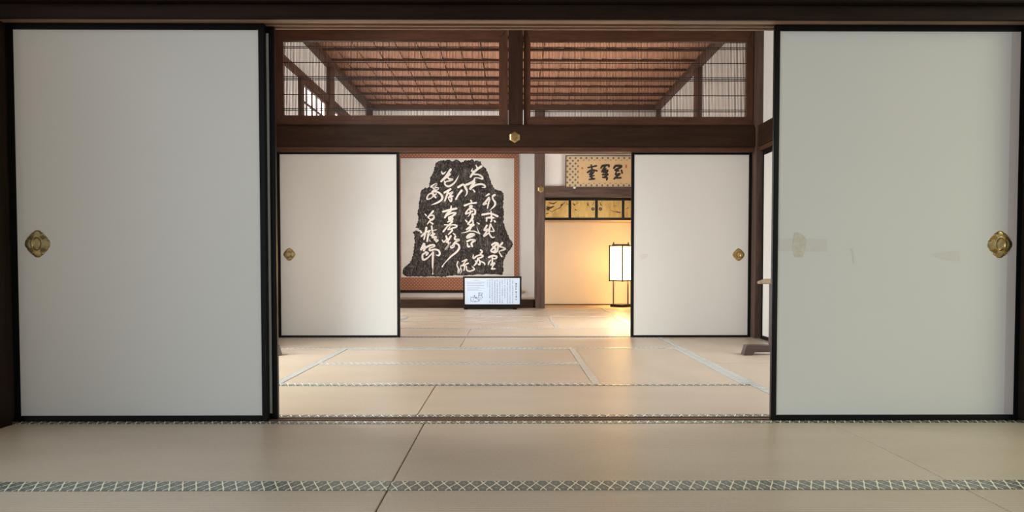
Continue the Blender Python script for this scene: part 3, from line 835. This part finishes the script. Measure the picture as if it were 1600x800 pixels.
# ================================================================== FRAMED WRITING OVER THE ALCOVE
def framed():
    o = thing('framed_calligraphy', 'wide framed tan paper with three bold black characters, leaning out above the alcove', 'framed calligraphy', (1.45, 11.56, 1.90))
    Yf = 11.57
    X0, X1, Z0, Z1 = 0.832, 2.06, 1.893, 2.382
    fr_ = MB()
    fr_.box(X0, X1, Yf-0.008, Yf+0.02, Z1-0.012, Z1).box(X0, X0+0.013, Yf-0.008, Yf+0.02, Z0, Z1)
    fr_.box(X1-0.013, X1, Yf-0.008, Yf+0.02, Z0, Z1).box(X0, X1, Yf-0.008, Yf+0.02, Z0, Z0+0.007)
    build('frame', fr_, M['pillar_x'], o, 0.002)
    build('patterned_mount', MB().box(X0+0.010, X1-0.010, Yf, Yf+0.015, Z0+0.006, Z1-0.010), M['tan_dots'], o)
    a0, b1 = at(904, 251, Yf); a1, b0 = at(1010, 286, Yf)
    pp = build('paper', MB().box(a0, 1.875, Yf-0.0008, Yf, b0, b1), M['tan_paper'], o)
    H3 = [
     [('H', [(920,250,30),(930,305,34)]), ('H', [(875,285,25),(900,282,30),(990,262,36)]), ('H', [(870,352,36),(930,320,40),(1000,330,32)]), ('H', [(940,322,40),(900,382,38)]),
      ('H', [(960,342,28),(920,400,40),(940,440,40)]), ('H', [(900,410,26),(962,396,26)]), ('H', [(895,450,30),(965,440,36)])],
     [('H', [(1055,292,30),(1080,262,46),(1160,252,40),(1165,272,36)]), ('H', [(1110,272,40),(1070,342,40)]), ('H', [(1125,300,30),(1090,352,40),(1150,322,34),(1120,372,38),(1082,390,28)]),
      ('H', [(1075,380,26),(1155,376,30),(1110,412,38)]), ('H', [(1080,420,30),(1140,426,40),(1135,456,30)])],
     [('H', [(1235,292,40),(1262,262,46),(1340,266,45),(1290,302,44),(1250,322,34),(1300,330,34)]), ('H', [(1340,326,38),(1350,362,34)]),
      ('H', [(1270,342,26),(1260,382,36),(1320,370,34),(1270,412,40),(1240,440,34)]), ('H', [(1240,432,28),(1330,426,40)])]]
    for s_ in H3: glyph('character', s_, Yf-0.0022, M['ink'], pp, 0.72)
    def seal(cx_, cy_, w, h, m):
        ox, oy, s = ZOOM['H']
        P = [at(ox+(cx_+a*w)/s, oy+(cy_+b*h)/s, Yf-0.001) for a, b in ((-.5,-.5),(.5,-.42),(.46,.5),(-.48,.46))]
        build('seal', MB().prism(P, 'y', Yf-0.0016, Yf-0.0006), m, pp)
    seal(796, 294, 24, 26, M['seal']); seal(797, 360, 22, 24, M['seal_faint']); seal(1404, 268, 20, 48, M['seal'])
    # the whole frame leans forward from its lower edge
    ang = math.radians(5)
    Rm = Matrix.Rotation(ang, 4, 'X')
    o.rotation_euler = (ang, 0, 0)
    hk = MB()
    hk.box(0.955, 0.992, 11.545, 11.60, 1.872, 1.894)
    h_ = build('hook', hk, M['plaster'], None, 0.003)
    tag(h_, 'small pale bracket under the lower edge of the framed writing', 'bracket')
    return o
framed()

# ================================================================== WALL CUPBOARD OVER THE ALCOVE
cu = thing('wall_cupboard', 'hanging cupboard with gold painted sliding doors across the top of the alcove', 'cupboard', (1.4, 12.2, 1.40))
x0c, x1c, yf = 0.52, 2.29, 11.90
body = MB()
body.box(x0c, x1c, yf+0.03, 12.575, 1.40, 1.415).box(x0c, x1c, yf+0.03, 12.575, 1.745, 1.76)
body.box(x0c, x0c+0.012, yf+0.03, 12.575, 1.415, 1.745).box(x1c-0.012, x1c, yf+0.03, 12.575, 1.415, 1.745)
build('cupboard_body', body, M['board'], cu)
build('cupboard_rail', MB().box(x0c, x1c, yf, yf+0.035, 1.398, 1.440), M['lacquer'], cu, 0.002)
build('cupboard_rail', MB().box(x0c, x1c, yf, yf+0.035, 1.714, 1.760), M['lacquer'], cu, 0.002)
xs_ = [at(852, 325, yf)[0]-0.02, at(890.5, 325, yf)[0], at(932, 325, yf)[0], at(973.7, 325, yf)[0], 2.26]
BR = [
 [[('G', [(555,58,10),(500,112,12),(488,130,14),(430,155,10),(380,182,10),(340,166,8),(322,150,6)])], [('G', [(500,112,10),(520,80,26),(505,95,26)])], [('G', [(300,110,10),(350,130,36),(400,110,20)])], [('G', [(340,60,16),(395,72,22),(440,50,12)])], [('G', [(300,215,20),(330,205,10)])], [('G', [(580,75,8),(612,85,10)])]],
 [[('G', [(690,90,26),(670,70,12)])], [('G', [(700,85,8),(755,52,6)])], [('G', [(700,150,14),(715,165,18)])], [('G', [(870,60,10),(878,95,22)])], [('G', [(960,50,6),(940,95,10)])]],
 [[('G', [(1045,60,10),(1060,95,20)])], [('G', [(1190,160,6),(1230,182,8),(1290,185,14)])], [('G', [(1280,190,22),(1330,195,14)])], [('G', [(1240,110,8),(1270,100,10)])]],
 [[('G', [(1400,150,8),(1440,130,12)])]],
]
pulls = [(840+(320-178)/8.8889-0.0, 326.5), (820+945/8.8889, 326.5), (820+1050/8.8889, 326.5), None]
pulls[0] = (820+320/8.8889, 326.5)
for k in range(4):
    a, b = xs_[k]+0.008, xs_[k+1]-0.008
    yd = yf+0.006 if k % 2 == 0 else yf+0.012
    d = build('cupboard_door', MB().box(a+0.012, b-0.012, yd, yd+0.012, 1.438, 1.716), M['gold'], cu)
    d['label'] = 'gold leaf sliding door with faint ink branches'
    fm = MB()
    fm.box(a-0.008, a+0.014, yd-0.003, yd+0.014, 1.438, 1.716).box(b-0.014, b+0.008, yd-0.003, yd+0.014, 1.438, 1.716)
    build('door_edge', fm, M['lacquer'], d)
    mb = MB()
    for i, st in enumerate(BR[k]):
        for zk, pts_ in st:
            ox, oy, s = ZOOM[zk]
            ribbon(mb, [(*at(ox+q[0]/s, oy+q[1]/s, yd), 0.8*q[2]/s*yd/FOC) for q in pts_], yd-0.0004-0.0001*i)
    build('painted_branch', mb, M['painted'], d)
    if pulls[k]:
        x, z = at(*pulls[k], yd)
        rg_ = MB()
        N = 24
        for (r_, dy) in ((0.026, 0.0), (0.024, -0.005), (0.015, -0.005), (0.013, 0.001), (0.0005, 0.001)):
            for q in range(N):
                an = 2*math.pi*q/N
                rg_.v.append((x+r_*math.cos(an), yd-0.001+dy, z+r_*math.sin(an)))
        for q in range(4):
            for w in range(N):
                rg_.face([q*N+w, q*N+(w+1) % N, (q+1)*N+(w+1) % N, (q+1)*N+w])
        build('round_pull', rg_, M['lacquer'], d)
        build('pull_centre', MB().tube((x, yd-0.0005, z), (x, yd-0.0025, z), 0.007, 0.006, 12), M['brass'], d)

# ================================================================== PAPER FLOOR LANTERN
lx, ly = 1.765, 11.985
ln = thing('floor_lantern', 'lit paper floor lantern in a black frame standing in the warm alcove', 'lantern', (lx, ly, 0))
def rot45(px_, py_): return (lx+(px_-py_)*math.sqrt(.5), ly+(px_+py_)*math.sqrt(.5))
def rbox(mb, x0, x1, y0, y1, z0, z1):
    return mb.prism([rot45(x0, y0), rot45(x1, y0), rot45(x1, y1), rot45(x0, y1)], 'z', z0, z1)
hs = 0.128
bs = MB()
P8 = []
c_ = 0.03
for (a, b) in ((-hs+c_, -hs), (hs-c_, -hs), (hs, -hs+c_), (hs, hs-c_), (hs-c_, hs), (-hs+c_, hs), (-hs, hs-c_), (-hs, -hs+c_)):
    P8.append(rot45(a*1.06, b*1.06))
bs.prism(P8, 'z', -0.002, 0.045)
build('base', bs, M['lacquer'], ln, 0.004)
for s in (-1, 1):
    build('upright', MB().box(lx+s*0.118-0.011, lx+s*0.118+0.011, ly-0.011, ly+0.011, 0.04, 1.048), M['stand'], ln, 0.002)
build('crosspiece', MB().box(lx-0.14, lx+0.14, ly-0.012, ly+0.012, 0.990, 1.018), M['lacquer'], ln, 0.002)
z0l, z1l = 0.418, 0.995
shd = MB()
pb = hs-0.008
for (a, b, c, d_) in ((-pb, pb, -pb, -pb+0.002), (-pb, pb, pb-0.002, pb), (-pb, -pb+0.002, -pb, pb), (pb-0.002, pb, -pb, pb)):
    rbox(shd, a, b, c, d_, z0l+0.012, z1l-0.012)
build('paper_shade', shd, M['lit_shade'], ln)
for sx in (-1, 1):
    for sy in (-1, 1):
        q = MB(); rbox(q, sx*hs-0.009, sx*hs+0.009, sy*hs-0.009, sy*hs+0.009, z0l-0.004, z1l+0.004)
        build('corner_post', q, M['lacquer'], ln)
for zz in (z0l, z1l-0.018):
    q = MB()
    for s in (-1, 1):
        rbox(q, -hs, hs, s*hs-0.008, s*hs+0.008, zz, zz+0.018)
        rbox(q, s*hs-0.008, s*hs+0.008, -hs, hs, zz, zz+0.018)
    build('shade_ring', q, M['lacquer'], ln)
ld = bpy.data.lights.new('lantern_bulb', 'POINT'); ld.energy = 50; ld.color = (1.0, 0.62, 0.25); ld.shadow_soft_size = 0.03
lo = bpy.data.objects.new('lantern_bulb', ld); COL.objects.link(lo); lo.parent = ln; lo.location = (0.0, 0, 0.60)

# ================================================================== INFORMATION BOARD
Yb = 11.36
bd = thing('information_board', 'black framed white information board with columns of text, on the floor before the scroll', 'information board', (-0.30, Yb, 0))
bx0, bx1, bz0, bz1 = -0.752, 0.146, 0.050, 0.505
fb = MB()
fb.box(bx0, bx1, Yb-0.012, Yb+0.025, bz1-0.026, bz1).box(bx0, bx1, Yb-0.012, Yb+0.025, bz0, bz0+0.026)
build('frame', fb.box(bx0, bx0+0.026, Yb-0.012, Yb+0.025, bz0+0.026, bz1-0.026).box(bx1-0.026, bx1, Yb-0.012, Yb+0.025, bz0+0.026, bz1-0.026), M['lacquer'], bd, 0.002)
pn = build('panel', MB().box(bx0+0.024, bx1-0.024, Yb, Yb+0.02, bz0+0.024, bz1-0.024), M['board_edge'], bd)
build('foot_rail', MB().box(bx0+0.03, bx1-0.07, Yb-0.03, Yb+0.05, 0.006, bz0+0.004), M['lacquer'], bd, 0.002)
for xf in (bx0+0.045, bx1-0.10):
    build('foot', MB().prism([(Yb-0.075, 0.0), (Yb+0.075, 0.0), (Yb+0.045, 0.034), (Yb-0.045, 0.034)], 'x', xf-0.03, xf+0.03), M['lacquer'], bd, 0.002)
def bz(a, b, Y=Yb): return at(700+a/11.4286, 420+b/11.4286, Y)
def brect(mb, a0, b0, a1, b1, Y, dy=0.0004):
    p, q = bz(a0, b0, Y), bz(a1, b1, Y)
    mb.box(p[0], q[0], Y-dy, Y, q[1], p[1])
sheet = MB(); brect(sheet, 322, 182, 1284, 628, Yb, 0.0008)
build('printed_sheet', sheet, M['board_face'], pn)
Yt = Yb-0.0012
rt_ = random.Random(11)
def mark(mb, cx_, cy_, s):
    """one small character: a few short strokes"""
    for k in range(rt_.choice((3, 4, 4, 5))):
        if rt_.random() < 0.55:
            yy = cy_+rt_.uniform(-.45, .45)*s
            brect(mb, cx_-s*.45, yy-s*.09, cx_+s*.45, yy+s*.09, Yt-0.0001*k)
        else:
            xx = cx_+rt_.uniform(-.4, .4)*s
            brect(mb, xx-s*.09, cy_-s*.45, xx+s*.09, cy_+s*.45, Yt-0.0001*k)
ti = MB()
for yy, s in ((268,34),(315,34),(357,34),(410,32),(445,18),(470,16),(500,30),(546,32)): mark(ti, 1218, yy, s)
tt_ = build('title', ti, M['ink'], pn); tt_['label'] = 'column of large black title characters'
tx = MB()
for cx_, y0_, y1_ in ((1155,205,625),(1108,190,612),(1060,190,618),(1015,188,525),(970,205,625),(925,190,618),(880,195,612),(835,205,622),(790,190,622),(745,190,618)):
    y = y0_
    while y < y1_:
        if rt_.random() > 0.07: mark(tx, cx_, y, 15)
        y += 17.5
y = 190
while y < 330: mark(tx, 705, y, 9); y += 13
build('text_columns', tx, M['board_text'], pn)
te = MB()
def eng(x0_, x1_, y, s=7):
    x = x0_
    while x < x1_:
        w = rt_.uniform(10, 38)
        brect(te, x, y-s/2, min(x+w, x1_), y+s/2, Yt)
        x += w+5
eng(460, 536, 210, 8)
for a, b, y in ((345,650,238),(345,650,252),(345,600,266),(345,650,292),(345,645,305),(345,570,330),(345,650,345),(345,540,370),(345,600,383)): eng(a, b, y)
build('small_text', te, M['board_grey'], pn)
pl = MB()
def line(P, w=6):
    for (a, b), (c, d_) in zip(P[:-1], P[1:]):
        brect(pl, min(a, c)-w/2, min(b, d_)-w/2, max(a, c)+w/2, max(b, d_)+w/2, Yt)
line([(545,430),(610,430),(610,460),(600,460),(600,490),(612,490),(612,518),(545,518),(545,430)])
line([(565,430),(565,480)]); line([(590,430),(590,480)]); line([(550,480),(600,480)])
line([(408,505),(520,505),(520,545),(545,545),(545,580),(408,580),(408,505)])
line([(450,505),(450,560)]); line([(480,520),(510,520)], 14); line([(470,478),(474,490)], 12); line([(480,590),(492,590)], 10)
line([(545,575),(560,575),(560,548),(600,548)])
build('floor_plan_drawing', pl, M['board_text'], pn)

# ================================================================== LOW WOODEN STANDS
def low_stand(s, label):
    cx_, y0 = s*2.0, 5.64
    o = thing('low_stand', label, 'stand', (cx_, y0, 0), 'low wooden stands at the sides of the middle room')
    P = [(-0.230, 0.0), (-0.160, 0.0), (-0.147, 0.024), (0.147, 0.024), (0.160, 0.0), (0.230, 0.0), (0.208, 0.076), (-0.208, 0.076)]
    build('foot', MB().prism([(cx_+a, b) for a, b in P], 'y', y0-0.03, y0+0.055), M['stand'], o, 0.003)
    build('post', MB().box(cx_-0.022, cx_+0.022, y0-0.01, y0+0.034, 0.072, 0.552), M['stand'], o, 0.003)
    T = [(-0.106, 0.545), (0.106, 0.545), (0.106, 0.564), (0.05, 0.584), (-0.05, 0.584), (-0.106, 0.564)]
    build('top_piece', MB().prism([(cx_+a, b) for a, b in T], 'y', y0-0.03, y0+0.055), M['stand_top'], o, 0.003)
low_stand(-1, 'low wooden stand at the left, its foot peeking past the black panel edge')
low_stand(1, 'low wooden stand at the right, before the bright side panel')
